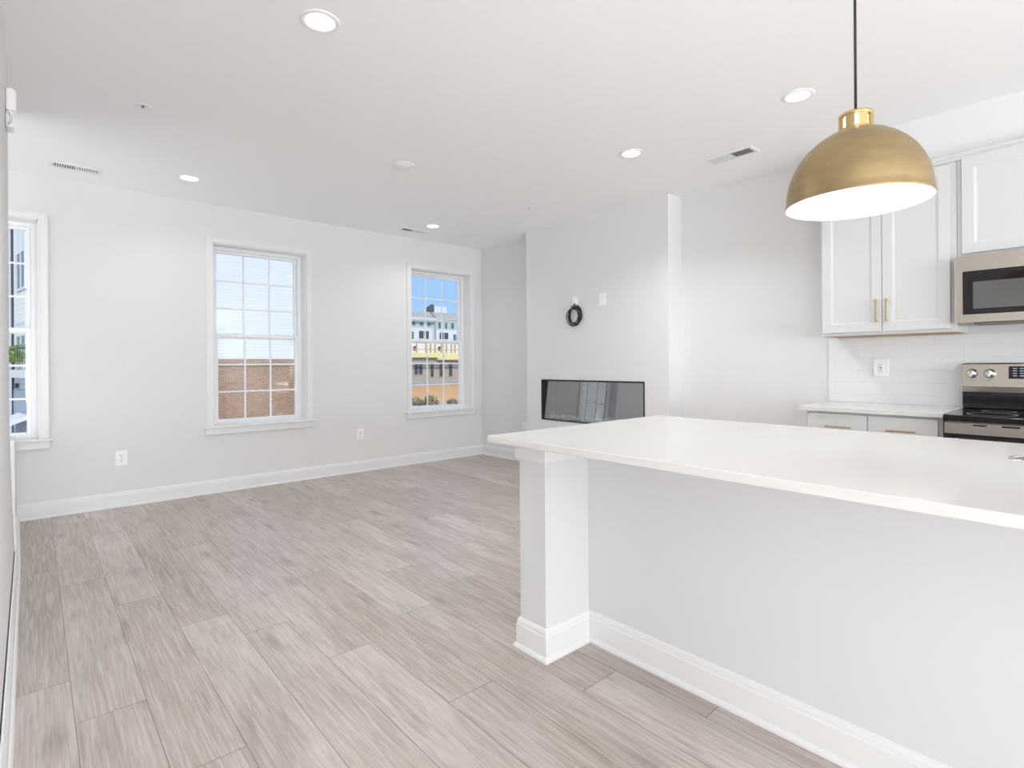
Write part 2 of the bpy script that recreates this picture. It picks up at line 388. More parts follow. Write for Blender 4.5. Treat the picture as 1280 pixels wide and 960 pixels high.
# ------------------------------------------------------------------ room shell
H, YW, XR, XB = 2.727, 5.719, 4.507, 4.29
YB0, YB1 = 2.73, 4.608           # fireplace wall
XS = -1.65                       # far side of the stair opening
YREAR = -7.2
bm = NB(); box(bm, XS - .15, XR + .15, YREAR - .1, YW + .2, -0.12, 0); f = obj('floor', bm, M['floor']); struct(f, 'grey brown wood plank floor of the living room and kitchen')
bm = NB(); box(bm, XS - .15, XR + .15, YREAR - .1, YW + .2, H, H + .2); struct(obj('ceiling', bm, M['ceiling']), 'smooth white ceiling over the room')

WINS = [(1.717, 'window_2', 'middle sash window showing white siding over red brick'),
        (3.862, 'window_3', 'sash window near the corner showing blue sky and distant buildings'),
        (-0.41, 'window_1', 'sash window cut off at the left edge, with greenery outside')]
HW, Z0, Z1 = 0.4465, 0.612, 2.372
bm = NB()
wall_grid(bm, [XS - .15, XR + .15], [0, H], [(c - HW, c + HW, Z0, Z1) for c, _, _ in WINS], lambda u, v, t: Vector((u, t, v)), YW, YW + .2)
struct(obj('wall_front', bm, M['wall']), 'pale wall holding the three sash windows')
bm = NB(); box(bm, XR, XR + .15, YREAR, YW, 0, H); struct(obj('wall_right', bm, M['wall']), 'pale right wall behind the kitchen run and beside the fireplace')
FP = (2.992, 4.366, 0.576, 1.026)
bm = NB(); wall_grid(bm, [YB0, YB1], [0, H], [FP], lambda u, v, t: Vector((t, u, v)), XB, XR)
struct(obj('wall_fireplace', bm, M['wall']), 'pale bumped out wall holding the linear fireplace')
bm = NB(); box(bm, XS - .15, XS, YREAR, YW, 0, H); struct(obj('wall_stair', bm, M['wall']))
RD = (-1.1, 3.7, 0.05, 2.5)
bm = NB(); wall_grid(bm, [XS, XR], [0, H], [RD], lambda u, v, t: Vector((u, t, v)), YREAR - .1, YREAR)
struct(obj('wall_rear', bm, M['wall']))
# partition on the left, slightly out of plumb, ending short of the window wall
YP = 4.4
def leftx(y, z):
    k = min(max((y - 2.2) / 2.2, 0), 1)
    top = -.091 - .016 * max(0, (y - 3.7) / .7)
    mid = -.097 - .012 * k
    low = -.076 - .010 * k
    if z > 0.85: return mid + (top - mid) * (z - .85) / (H - .85)
    return low + (mid - low) * min(1, z / .85) ** .8
bm = NB()
YN = 0.2; ys = [YN + (YP - YN) * i / 24 for i in range(25)]; zs = [0, .12, .24, .4, .6, .85, 1.3, 1.9, 2.3, H]
F = [[bm.verts.new((leftx(y, z), y, z)) for z in zs] for y in ys]; Bk = [[bm.verts.new((-.22, y, z)) for z in zs] for y in ys]
for i in range(24):
    for j in range(len(zs) - 1):
        q = bm.faces.new((F[i][j], F[i + 1][j], F[i + 1][j + 1], F[i][j + 1])); q.smooth = True
        bm.faces.new((Bk[i][j], Bk[i + 1][j], Bk[i + 1][j + 1], Bk[i][j + 1]))
for i in (0, 24):
    for j in range(len(zs) - 1): bm.faces.new((F[i][j], F[i][j + 1], Bk[i][j + 1], Bk[i][j]))
struct(obj('wall_left', bm, M['wall']), 'white wall seen edge on at the left of the frame')
# low stub wall under the left window by the stair opening
bm = NB(); box(bm, -.30, -.106, 5.46, YW - .001, 0, .662, .003)
struct(obj('wall_stub', bm, M['wall']), 'low shaded stub wall under the left window')

# baseboards: profile (out, z) with cap bead and quarter-round shoe
BP = [(0, 0), (.024, 0), (.024, .008), (.019, .017), (.0135, .020), (.0135, .098), (.0105, .104), (.0105, .112), (.006, .124), (0, .128)]
def base_run(name, pts, label=None, m=None):
    """pts: polyline on the floor, room to the right of the direction of travel; mitred corners"""
    bm = NB(); P2 = [Vector((p[0], p[1])) for p in pts]; n = len(P2); st = []
    for i, p in enumerate(P2):
        d0 = (P2[i] - P2[i - 1]).normalized() if i > 0 else None
        d1 = (P2[i + 1] - P2[i]).normalized() if i < n - 1 else None
        n0 = Vector((d0.y, -d0.x)) if d0 else None; n1 = Vector((d1.y, -d1.x)) if d1 else None
        if n0 is None: mv = n1
        elif n1 is None: mv = n0
        else:
            mv = (n0 + n1).normalized(); mv = mv / max(.2, mv.dot(n1))
        st.append((lambda p, mv: (lambda a, b: Vector((p.x + mv.x * a, p.y + mv.y * a, b))))(p, mv))
    sweep(bm, BP, st, None)
    return obj(name, bm, m or M['trim'])
struct(base_run('baseboard_front', [(-.106, YW), (XR, YW), (XR, YB1)]), 'white baseboard under the windows turning into the alcove')
struct(base_run('baseboard_right', [(XB, YB1), (XB, YB0), (XR, YB0), (XR, 1.44)]))
struct(base_run('baseboard_left', [(leftx(YN, 0), YN), (leftx(2.2, 0), 2.2), (leftx(YP, 0), YP), (-.104, 5.44), (-.106, YW)]), 'white baseboard along the left wall')
# curb closing the stair opening below the baseboard cap
bm = NB(); box(bm, -.22, -.088, YP, 5.46, 0, .10); struct(obj('trim_1', bm, M['trim']))
# bulkhead above the kitchen cabinets
bm = NB(); box(bm, 4.205, XR, YREAR, 1.435, 2.44, H); struct(obj('wall_soffit', bm, M['wall']), 'bulkhead above the kitchen wall cabinets')

# ------------------------------------------------------------------ windows
def make_window(name, cx, label):
    w = bpy.data.objects.new(name, None); COL.objects.link(w); w.location = (cx, YW, 0); struct(w, label)
    w['category'] = 'window'
    # casing: three mitred flat boards with a raised back band
    bm = NB(); cw = .056; t = .018
    def cas(a0, a1):  # a: outward from opening edge
        pass
    for side in (-1, 1):
        box(bm, side * (HW - .004), side * (HW + cw), -t, 0, Z0 + .02, Z1 + cw, .003)
        box(bm, side * (HW + cw - .014), side * (HW + cw), -t - .006, -t + .002, Z0 + .02, Z1 + cw, .002)
        box(bm, side * (HW - .004), side * (HW + .006), -t - .003, -t + .002, Z0 + .02, Z1 + .006, .001)
    box(bm, -HW + .005, HW - .005, -t + .0004, 0, Z1 - .004, Z1 + cw, .003); box(bm, -HW, HW, -t + .0008, -.001, Z1 + .002, Z1 + cw - .002)
    box(bm, -HW - cw + .014, HW + cw - .014, -t - .006, -t + .002, Z1 + cw - .014, Z1 + cw, .002)
    box(bm, -HW + .0045, HW - .0045, -t - .0026, -t + .002, Z1 - .0036, Z1 + .006, .001)
    obj('window_casing', bm, M['trim'], w)
    bm = NB(); box(bm, -HW - .085, HW + .085, -.045, -.0005, Z0, Z0 + .02, .006, 3); box(bm, -HW, HW, -.002, .13, Z0, Z0 + .02)
    obj('window_stool', bm, M['trim'], w)
    bm = NB(); box(bm, -HW - .06, HW + .06, -.016, -.0005, Z0 - .062, Z0, .004); box(bm, -HW - .06, HW + .06, -.02, -.0005, Z0 - .062, Z0 - .05, .003)
    obj('window_apron', bm, M['trim'], w)
    # jamb liner + vinyl frame
    bm = NB(); zb = Z0 + .02
    for side in (-1, 1): box(bm, side * HW, side * (HW - .012), 0, .13, zb, Z1)
    box(bm, -HW, HW, 0, .13, Z1 - .012, Z1)
    obj('window_jamb', bm, M['trim'], w)
    bm = NB(); fw = .036
    for side in (-1, 1):
        box(bm, side * (HW - .012), side * (HW - .012 - fw), .125, .20, zb, Z1 - .012, .002)
        box(bm, side * (HW - .013 - fw), side * (HW - .012 - fw - .006), .1608, .1645, zb + .012, Z1 - .043)
    q = HW - .012 - fw
    box(bm, -q, q, .1255, .20, Z1 - .012 - .03, Z1 - .0125)
    box(bm, -q, q, .1255, .20, zb - .004, zb + .0115)
    obj('window_frame', bm, M['vinyl'], w)
    iw = HW - .012 - fw; zm = 1.492
    def sash(nm, z0, z1, y0, y1, st, rb, rt):
        bm = NB()
        for side in (-1, 1): box(bm, side * iw, side * (iw - st), y0, y1, z0, z1, .003)
        box(bm, -iw + st, iw - st, y0, y1, z0, z0 + rb, .003); box(bm, -iw + st, iw - st, y0, y1, z1 - rt, z1, .003)
        s = obj(nm, bm, M['vinyl'], w)
        gx, g0, g1 = iw - st, z0 + rb, z1 - rt; ym = (y0 + y1) / 2
        bm = NB()
        for k in (1, 2):
            x = -gx + 2 * gx * k / 3; box(bm, x - .008, x + .008, ym - .004, ym + .004, g0, g1)
            z = g0 + (g1 - g0) * k / 3; box(bm, -gx, gx, ym - .0035, ym + .0035, z - .008, z + .008)
        obj('muntin_grid', bm, M['vinyl'], s)
        bm = NB(); box(bm, -gx, gx, ym + .008, ym + .011, g0, g1); obj('window_pane', bm, M['glass'], s)
    sash('upper_sash', zm - .022, Z1 - .04, .165, .195, .026, .030, .026)
    sash('lower_sash', zb + .012, zm + .024, .130, .160, .030, .034, .034)
    bm = NB()
    for sx_ in (-.2, .2): box(bm, sx_ - .025, sx_ + .025, .132, .158, zm + .024, zm + .036, .004)
    obj('sash_lock', bm, M['vinyl'], w)
    return w
for cx, nm, lb in WINS: make_window(nm, cx, lb)
# glazed frame added out of view behind the camera for the rear fill light
bm = NB()
for x0, x1 in ((RD[0], RD[0] + .06), (.47, .53), (2.07, 2.13), (RD[1] - .06, RD[1])): box(bm, x0, x1, YREAR - .09, YREAR - .02, RD[2], RD[3])
box(bm, RD[0], RD[1], YREAR - .09, YREAR - .02, RD[2], RD[2] + .06); box(bm, RD[0], RD[1], YREAR - .09, YREAR - .02, RD[3] - .06, RD[3])
struct(obj('added_rear_glazing', bm, M['vinyl']))

# ------------------------------------------------------------------ island
IX0, IX1, IY1, IY0, IZ, ITH = 1.409, 2.64, 1.755, -2.2, .905, .027
KX, PX, PY0, PY1 = 1.813, 1.548, 1.560, 1.712
isl = thing('kitchen_island', 'white painted kitchen island base with end leg under the quartz top', 'kitchen island', (KX, 0, 0))
bm = NB(); box(bm, 0, .62, IY0 + .05, PY1, 0, IZ - ITH); obj('back_panel', bm, M['island'], isl)
bm = NB(); box(bm, PX - KX, -.0005, PY0, PY1, 0, IZ - ITH, .001); obj('end_leg', bm, M['island'], isl)
def isl_base():
    o = base_run('baseboard', [(PX + .5, PY1), (PX, PY1), (PX, PY0), (KX, PY0), (KX, IY0 + .05)][::1])
    return o
def trim_run(prof, pts, z0):
    bm = NB(); P2 = [Vector(p) for p in pts]; st = []; n = len(P2)
    for i, p in enumerate(P2):
        d0 = (P2[i] - P2[i - 1]).normalized() if i > 0 else None
        d1 = (P2[i + 1] - P2[i]).normalized() if i < n - 1 else None
        n0 = Vector((d0.y, -d0.x)) if d0 else None; n1 = Vector((d1.y, -d1.x)) if d1 else None
        if n0 is None: mv = n1
        elif n1 is None: mv = n0
        else:
            mv = (n0 + n1).normalized(); mv = mv / max(.2, mv.dot(n1))
        st.append((lambda p, mv: (lambda a, b: Vector((p.x + mv.x * a, p.y + mv.y * a, z0 + b))))(p, mv))
    sweep(bm, prof, st, None); return bm
path = [(KX - KX, IY0 + .05), (0, PY0), (PX - KX, PY0), (PX - KX, PY1), (.62, PY1)]
path = [(a, b) for a, b in path]
rev = path[::-1]
BPI = BP
obj('baseboard', trim_run([(-a, b) for a, b in BPI], path, 0), M['trim'], isl)
CT = [(0, -.078), (.010, -.078), (.014, -.068), (.014, -.020), (.022, -.004), (.022, 0), (0, 0)]
obj('top_moulding', trim_run([(-a, b) for a, b in CT], [(0, PY0), (PX - KX, PY0), (PX - KX, PY1), (.62, PY1)], IZ - ITH - .001), M['trim'], isl)
bm = NB(); box(bm, IX0, IX1, IY0, IY1, IZ - ITH, IZ, .0025, 2)
tag(obj('island_countertop', bm, M['quartz']), 'long white quartz countertop overhanging the kitchen island', 'countertop')
cap = thing('flush_cap', 'small round chrome cap set flush in the island countertop', 'cap', (2.222, .178, IZ))
bm = NB(); lathe(bm, [(.052, .0003), (.054, .004), (.061, .004), (.064, .0003)], seg=48); obj('rim_ring', bm, M['chrome'], cap)
bm = NB(); lathe(bm, [(.00001, .0035), (.045, .0032), (.051, .001), (.051, .0002)], seg=48); obj('lid', bm, M['steel'], cap)

# ------------------------------------------------------------------ kitchen wall
bm = NB(); box(bm, 0, .008, -1.2, 1.491, .9055, 1.372)
o = obj('backsplash', bm, None or M['tile'], loc=(XR - .0085, 0, 0))
tag(o, 'white subway tile backsplash between the kitchen counter and wall cabinets', 'backsplash')
# the tile texture reads (y, z): give this material its own axis order
nt = M['tile'].node_tree
mp = [n for n in nt.nodes if n.type == 'MAPPING'][0]; tcn = [n for n in nt.nodes if n.type == 'TEX_COORD'][0]
sp = nt.nodes.new('ShaderNodeSeparateXYZ'); cb = nt.nodes.new('ShaderNodeCombineXYZ')
nt.links.new(tcn.outputs['Object'], sp.inputs[0]); nt.links.new(sp.outputs['Y'], cb.inputs[0]); nt.links.new(sp.outputs['Z'], cb.inputs[1])
nt.links.new(cb.outputs[0], mp.inputs[0]); mp.inputs['Location'].default_value = (.05, -.0095, 0)

def bar_pull(parent, c, length, axis):
    """slim bar handle standing off a front that faces -X; c = centre on the front face"""
    bm = NB(); x = c[0] - .028; h = length / 2
    if axis == 'Z':
        box(bm, x - .005, x + .005, c[1] - .005, c[1] + .005, c[2] - h, c[2] + h, .0015)
        for s in (-1, 1): box(bm, x, c[0], c[1] - .004, c[1] + .004, c[2] + s * (h - .012) - .004, c[2] + s * (h - .012) + .004)
    else:
        box(bm, x - .005, x + .005, c[1] - h, c[1] + h, c[2] - .005, c[2] + .005, .0015)
        for s in (-1, 1): box(bm, x, c[0], c[1] + s * (h - .012) - .004, c[1] + s * (h - .012) + .004, c[2] - .004, c[2] + .004)
    return obj('handle', bm, M['handle'], parent)
def shaker(bm, x, y0, y1, z0, z1, t=.019, fr=.057, rec=.006):
    """door front facing -X, front face at x"""
    y0, y1 = sorted((y0, y1))
    box(bm, x, x + t, y0, y0 + fr, z0, z1, .0015); box(bm, x, x + t, y1 - fr, y1, z0, z1, .0015)
    box(bm, x, x + t, y0 + fr, y1 - fr, z0, z0 + fr, .0015); box(bm, x, x + t, y0 + fr, y1 - fr, z1 - fr, z1, .0015)
    box(bm, x + rec, x + t - .002, y0 + fr - .002, y1 - fr + .002, z0 + fr - .002, z1 - fr + .002)
    s = .014  # sloped inner bead
    for (ya, yb) in ((y0 + fr, y0 + fr + s), (y1 - fr, y1 - fr - s)):
        prism(bm, [(ya, x + .002), (yb, x + rec), (ya, x + rec + .001)], lambda a, b, q: Vector((b, a, q)), z0 + fr, z1 - fr)
    for (za, zb) in ((z0 + fr, z0 + fr + s), (z1 - fr, z1 - fr - s)):
        prism(bm, [(za, x + .002), (zb, x + rec), (za, x + rec + .001)], lambda a, b, q: Vector((b, q, a)), y0 + fr, y1 - fr)
XF = 4.177
uc = thing('wall_cabinet', 'white two door wall cabinet with brass bar pulls beside the microwave', 'cabinet', (XF, 1.06, 1.377))
def rel(bm, c):
    for v in bm.verts: v.co -= Vector(c)
    return bm
C0 = (XF, 1.06, 1.377)
bm = NB(); box(bm, XF, XR - .009, .678, 1.435, 1.378, 2.44)
obj('cabinet_body', rel(bm, C0), M['cabinet'], uc)
bm = NB(); box(bm, XF + .018, XR - .0095, .690, 1.423, 1.3745, 1.3779); obj('cabinet_underside', rel(bm, C0), M['wood_raw'], uc)
for (a, b, hy) in ((1.062, 1.418, 1.089), (.708, 1.0585, 1.0305)):
    bm = NB(); shaker(bm, XF - .021, a, b, 1.398, 2.392); d = obj('door', rel(bm, C0), M['cabinet'], uc)
    h_ = bar_pull(d, (XF - .021 - C0[0], hy - C0[1], 1.532 - C0[2]), .152, 'Z')
mc = thing('wall_cabinet', 'short white wall cabinet directly above the microwave', 'cabinet', (XF, .29, 1.825))
C0 = (XF, .29, 1.825)
bm = NB(); box(bm, XF, XR - .009, -.09, .676, 1.82, 2.44, .001); obj('cabinet_body', rel(bm, C0), M['cabinet'], mc)
for (a, b) in ((.287, .652), (-.07, .2835)):
    bm = NB(); shaker(bm, XF - .021, a, b, 1.838, 2.405); obj('door', rel(bm, C0), M['cabinet'], mc)
uc2 = thing('wall_cabinet', 'white wall cabinet beyond the microwave out of frame', 'cabinet', (XF, -.6, 1.377)) if False else None
# crown strip where the cabinets meet the bulkhead
bm = NB(); CP = [(0, 0), (.012, 0), (.014, .012), (.024, .022), (.026, .04), (.036, .046), (.036, .058), (0, .058)]
prism(bm, CP, lambda a, b, s: Vector((XF - a, s, 2.403 + b)), -.09, 1.435)
prism(bm, CP, lambda a, b, s: Vector((s, 1.435 + a, 2.403 + b)), XF - .02, XR - .001)
struct(obj('trim_2', bm, M['cabinet']), 'white crown strip along the top of the wall cabinets')

bc = thing('base_cabinet', 'white base cabinet with two slim brass drawer pulls beside the range', 'cabinet', (3.887, 1.07, 0))
C0 = (3.887, 1.07, 0)
bm = NB(); box(bm, 3.906, XR - .001, .702, 1.433, .10, .876, .001); box(bm, 3.97, XR - .01, .702, 1.433, 0, .10); obj('cabinet_body', rel(bm, C0), M['cabinet'], bc)
for (a, b, hy) in ((1.076, 1.425, 1.232), (.722, 1.0715, .897)):
    bm = NB(); box(bm, 3.887, 3.906, a, b, .722, .862, .002); d = obj('drawer', rel(bm, C0), M['cabinet'], bc)
    bar_pull(d, (0, hy - C0[1], .783), .15, 'Y')
    bm = NB(); shaker(bm, 3.887, a, b, .115, .712); d = obj('door', rel(bm, C0), M['cabinet'], bc)
    bar_pull(d, (0, (1.106 if a > 1 else 1.04) - C0[1], .62), .15, 'Z')
bm = NB(); box(bm, 3.868, XR - .009, .692, 1.478, .877, .905, .0025)
tag(obj('kitchen_countertop', bm, M['quartz']), 'short white quartz countertop on the base cabinet beside the range', 'countertop')

# microwave ----------------------------------------------------------
MX, MY0, MY1, MZ0, MZ1 = 4.09, -.088, .672, 1.424, 1.812
mw = thing('microwave', 'stainless over the range microwave with dark glass door', 'microwave', (MX, .29, MZ0)); C0 = (MX, .29, MZ0)
bm = NB(); box(bm, MX + .03, XR - .009, MY0, MY1, MZ0, MZ1, .002); obj('microwave_body', rel(bm, C0), M['steel_dark'], mw)
bm = NB()
wy0, wy1, wz0, wz1 = .10, .640, 1.470, 1.722
wall_grid(bm, [MY0 + .17, MY1], [MZ0, MZ1], [(wy0, wy1, wz0, wz1)], lambda u, v, t: Vector((t, u, v)), MX, MX + .03)
obj('microwave_door', rel(bm, C0), M['steel'], mw)
bm = NB(); box(bm, MX, MX + .004, MY1 - .001, MY1 + .004, MZ0, MZ1, .001); obj('door_edge', rel(bm, C0), M['chrome'], mw)
bm = NB(); wall_grid(bm, [wy0, wy1], [wz0, wz1], [(wy0 + .05, wy1 - .046, wz0 + .032, wz1 - .064)], lambda u, v, t: Vector((t, u, v)), MX + .002, MX + .028)
obj('window_surround', rel(bm, C0), M['blackglass'], mw)
bm = NB(); box(bm, MX + .005, MX + .027, wy0 + .05, wy1 - .046, wz0 + .032, wz1 - .064); obj('window_glass', rel(bm, C0), M['ovenwin'], mw)
bm = NB(); box(bm, MX, MX + .03, MY0, MY0 + .168, MZ0, MZ1, .002); obj('control_panel', rel(bm, C0), M['blackglass'], mw)
bm = NB(); tube(bm, [(MX, .105 - .02, 1.50), (MX - .04, .085, 1.50), (MX - .04, .085, 1.74), (MX, .085, 1.74)], .009); obj('handle', rel(bm, C0), M['steel'], mw)
for (a, b) in ((.37, .60), (-.02, .25)):
    bm = NB()
    box(bm, MX + .06, MX + .20, a, b, MZ0 - .010, MZ0, .002)
    for k in range(8): box(bm, MX + .07 + k * .016, MX + .076 + k * .016, a + .01, b - .01, MZ0 - .013, MZ0 - .009)
    obj('grease_filter', rel(bm, C0), M['steel_dark'], mw)

# range ----------------------------------------------------------------
RX0, RY0, RY1 = 3.815, -.080, .686
rg = thing('range', 'stainless electric range with black glass cooktop and knobs on its backguard', 'oven', (RX0, .3, 0)); C0 = (RX0, .3, 0)
bm = NB(); box(bm, RX0 + .035, XR - .05, RY0 + .004, RY1 - .004, .04, .868, .002); obj('range_body', rel(bm, C0), M['steel_dark'], rg)
bm = NB(); box(bm, RX0 - .006, 4.43, RY0, RY1, .868, .903, .006, 3); obj('cooktop', rel(bm, C0), M['blackglass'], rg)
for (x, y, r) in ((3.98, .50, .105), (3.98, .11, .085), (4.24, .50, .075), (4.24, .11, .105)):
    bm = NB(); lathe(bm, [(r - .003, .9032), (r, .9034), (r + .003, .9032)], (x, y, 0), 48); obj('burner_ring', rel(bm, C0), M['print'], rg)
# oven door with stainless top band, vent slots, glass
bm = NB(); wall_grid(bm, [RY0 + .004, RY1 - .006], [.800, .860], [(y, y + w, .8465, .8545) for y, w in ((.50, .058), (.37, .07), (.26, .07), (.16, .07), (.04, .07))], lambda u, v, t: Vector((t, u, v)), RX0, RX0 + .034)
dr = obj('oven_door', rel(bm, C0), M['steel'], rg)
for y, w in ((.50, .058), (.37, .07), (.26, .07), (.16, .07), (.04, .07)):
    bm = NB(); box(bm, RX0 + .004, RX0 + .033, y + .0005, y + w - .0005, .847, .854); obj('door_vent', rel(bm, C0), M['blackglass'], dr)
bm = NB(); box(bm, RX0 + .004, RX0 + .034, RY0 + .004, RY1 - .006, .25, .800); obj('oven_glass', rel(bm, C0), M['blackglass'], dr)
bm = NB(); tube(bm, [(RX0, RY1 - .06, .765), (RX0 - .05, RY1 - .06, .765), (RX0 - .05, RY0 + .06, .765), (RX0, RY0 + .06, .765)], .011); obj('handle', rel(bm, C0), M['steel'], dr)
bm = NB(); box(bm, RX0 + .004, RX0 + .034, RY0 + .004, RY1 - .006, .06, .24, .003); obj('drawer', rel(bm, C0), M['steel'], rg)
# backguard: black riser, then stainless panel with a lower lip
GX = 4.405
bm = NB(); box(bm, GX + .006, XR - .009, RY0 + .002, RY1 + .008, .903, 1.008, .002)
box(bm, GX - .004, GX + .01, RY0 + .002, RY1 + .004, .935, .941, .002); box(bm, GX - .006, GX + .01, RY0 + .002, RY1 + .004, .905, .918, .003)
obj('backguard_riser', rel(bm, C0), M['blackglass'], rg)
bm = NB(); prism(bm, [(GX + .014, 1.004), (GX - .002, 1.008), (GX - .006, 1.038), (GX, 1.041), (GX + .012, 1.178), (GX + .018, 1.186), (XR - .009, 1.186), (XR - .009, 1.004)], lambda a, b, s: Vector((a, s, b)), RY0, RY1 + .008)
obj('backguard', rel(bm, C0), M['steel'], rg)
for y in (.646, .562, .044, -.04):
    kb = NB(); cx_, z_ = GX + .007, 1.121
    lathe(kb, [(.029, .0), (.029, -.004), (.026, -.007), (.0235, -.010), (.0215, -.028), (.0185, -.031), (.00001, -.031)], (cx_, y, z_), 36, 'X')
    box(kb, cx_ - .040, cx_ - .028, y - .0055, y + .0055, z_ - .021, z_ + .021, .002)
    k_ = obj('knob', rel(kb, C0), M['chrome'], rg)
    kb = NB(); box(kb, cx_ - .0405, cx_ - .0395, y - .0012, y + .0012, z_ + .005, z_ + .02)
    obj('dial_pointer', rel(kb, C0), M['black'], k_)
    kb = NB(); box(kb, cx_ - .0125, cx_ - .009, y - .002, y + .002, z_ - .044, z_ - .040); obj('burner_mark', rel(kb, C0), M['black'], rg)
bm = NB(); prism(bm, [(GX + .0005, 1.091), (GX + .0068, 1.166), (GX + .009, 1.166), (GX + .004, 1.091)], lambda a, b, s: Vector((a, s, b)), .13, .476)
dp = obj('display', rel(bm, C0), M['display'], rg)
bm = NB()
for r_ in range(4):
    for c_ in range(3):
        z_ = 1.153 - r_ * .0145; y_ = .457 - c_ * .030; x_ = GX + .0005 + (z_ - 1.091) * .084
        box(bm, x_ - .0008, x_ + .001, y_ - .018, y_, z_ - .0028, z_ + .0022)
obj('button_legends', rel(bm, C0), M['print'], dp)
bm = NB()
for k in range(4): box(bm, GX + .003, GX + .0045, .33 - k * .016, .322 - k * .016, 1.122, 1.138)
obj('clock_digits', rel(bm, C0), M['print'], dp)

# ------------------------------------------------------------------ pendant
PXc, PYc, PZ = 2.0, .579, 1.710
pd = thing('pendant_lamp', 'aged brass dome pendant lamp on a black cord above the island', 'pendant lamp', (PXc, PYc, PZ))
outer = [(.2055, -.001), (.2062, .004), (.2040, .008), (.2030, .03), (.1995, .060), (.192, .092), (.180, .122), (.164, .150), (.143, .176), (.118, .199), (.090, .218), (.064, .230), (.050, .2345)]
inner = [(.050, .2320), (.063, .2275), (.089, .2155), (.1165, .1965), (.1415, .1735), (.162, .148), (.178, .1205), (.190, .091), (.1975, .060), (.2010, .03), (.2020, .008), (.2035, 0)]
bm = NB(); lathe(bm, outer, seg=96); obj('lamp_shade', bm, M['brass'], pd)
bm = NB(); lathe(bm, inner, seg=96); lathe(bm, [(.2035, 0), (.2050, -.0012), (.2055, -.001)], seg=96); obj('shade_lining', bm, M['shade_in'], pd)
# slotted neck: 8 pillars between slots, rings above and below
bm = NB(); r0, r1 = .0455, .0485; zb_, zt_ = .2335, .291; s0_, s1_ = .241, .277
lathe(bm, [(r0, zb_), (r1 + .001, zb_), (r1 + .001, zb_ + .004), (r1, zb_ + .005), (r1, s0_), (r0, s0_)], seg=64)
lathe(bm, [(r0, s1_), (r1, s1_), (r1, zt_ - .003), (r1 - .003, zt_), (.008, zt_ + .002), (.00001, zt_ + .002)], seg=64)
NS = 8; slot = .13
for k in range(NS):
    a = 2 * PI * (k + .5) / NS + .35; a0_, a1_ = a - PI / NS + slot * .9, a + PI / NS - slot * .9
    rings = []
    for i in range(9):
        t = a0_ + (a1_ - a0_) * i / 8; c_, s_ = math.cos(t), math.sin(t)
        rings.append([bm.verts.new((r0 * c_, r0 * s_, s0_ - .001)), bm.verts.new((r1 * c_, r1 * s_, s0_ - .001)), bm.verts.new((r1 * c_, r1 * s_, s1_ + .001)), bm.verts.new((r0 * c_, r0 * s_, s1_ + .001))])
    for A, B in zip(rings, rings[1:]):
        for q in range(4): bm.faces.new((A[q], A[(q + 1) % 4], B[(q + 1) % 4], B[q]))
    bm.faces.new(rings[0]); bm.faces.new(rings[-1])
obj('slotted_neck', bm, M['brass_bright'], pd)
bm = NB(); lathe(bm, [(.00001, .288), (.03, .288), (.034, .28), (.034, .225), (.03, .215), (.00001, .215)], seg=40); obj('lamp_diffuser', bm, M['glow_soft'], pd)
bm = NB(); lathe(bm, [(.00001, .215), (.016, .213), (.02, .19), (.034, .16), (.036, .14), (.028, .118), (.012, .107), (.00001, .105)], seg=32); obj('bulb', bm, M['glow'], pd)
bm = NB(); lathe(bm, [(.008, .290), (.008, .300), (.004, .304), (.00001, .304)], seg=24); obj('cord_grip', bm, M['brass_bright'], pd)
bm = NB(); tube(bm, [(0, 0, .303), (0, 0, H - PZ - .02)], .0042, 10); obj('lamp_cord', bm, M['cord'], pd)
bm = NB(); lathe(bm, [(.00001, H - PZ - .024), (.058, H - PZ - .022), (.062, H - PZ - .016), (.062, H - PZ - .0005)], seg=48); obj('ceiling_canopy', bm, M['brass_bright'], pd)
pl = bpy.data.lights.new('pendant_light', 'POINT'); pl.energy = W_PEND; pl.shadow_soft_size = .03; pl.color = (1, .98, .94)
po = bpy.data.objects.new('pendant_light', pl); COL.objects.link(po); po.location = (PXc, PYc, PZ + .06)

# ------------------------------------------------------------------ ceiling fittings
def downlight(x, y, watts, label):
    t = thing('recessed_light', label, 'ceiling light', (x, y, H), 0, 'recessed ceiling lights')
    bm = NB(); lathe(bm, [(.062, -.0005), (.062, -.004), (.066, -.0065), (.080, -.006), (.0855, -.0035), (.0862, -.0005)], seg=48); obj('trim_ring', bm, M['plastic'], t)
    bm = NB(); lathe(bm, [(.00001, -.0022), (.058, -.0022), (.062, -.0015), (.062, -.0005)], seg=40); obj('lamp_lens', bm, M['glow'], t)
    ld = bpy.data.lights.new('downlight', 'AREA'); ld.shape = 'DISK'; ld.size = .11; ld.spread = 2.3; ld.energy = watts; ld.color = (.97, .985, 1)
    lo = bpy.data.objects.new('downlight', ld); COL.objects.link(lo); lo.location = (x, y, H - .008)
for x, y, wt, lb in ((.962, 2.364, 6.5, 'lit recessed ceiling light nearest the camera, at the top of the photo'),
                 (.957, 5.03, 1.2, 'lit recessed ceiling light above the wall left of the middle window'),
                 (3.311, 5.06, 2.2, 'lit recessed ceiling light near the far corner'),
                 (3.27, 2.382, 8, 'lit recessed ceiling light left of the long ceiling vent'),
                 (3.295, 1.244, .8, 'lit recessed ceiling light just left of the brass pendant')):
    downlight(x, y, wt, lb)
cv = thing('ceiling_cover', 'round white blank cover in the middle of the ceiling', 'ceiling cover', (2.134, 3.659, H))
bm = NB(); lathe(bm, [(.066, -.0005), (.066, -.006), (.072, -.008), (.084, -.006), (.087, -.0005)], seg=48); obj('trim_ring', bm, M['plastic'], cv)
bm = NB(); lathe(bm, [(.00001, -.016), (.04, -.014), (.06, -.008), (.066, -.0005)], seg=40); obj('cover_disc', bm, M['lens_off'], cv)
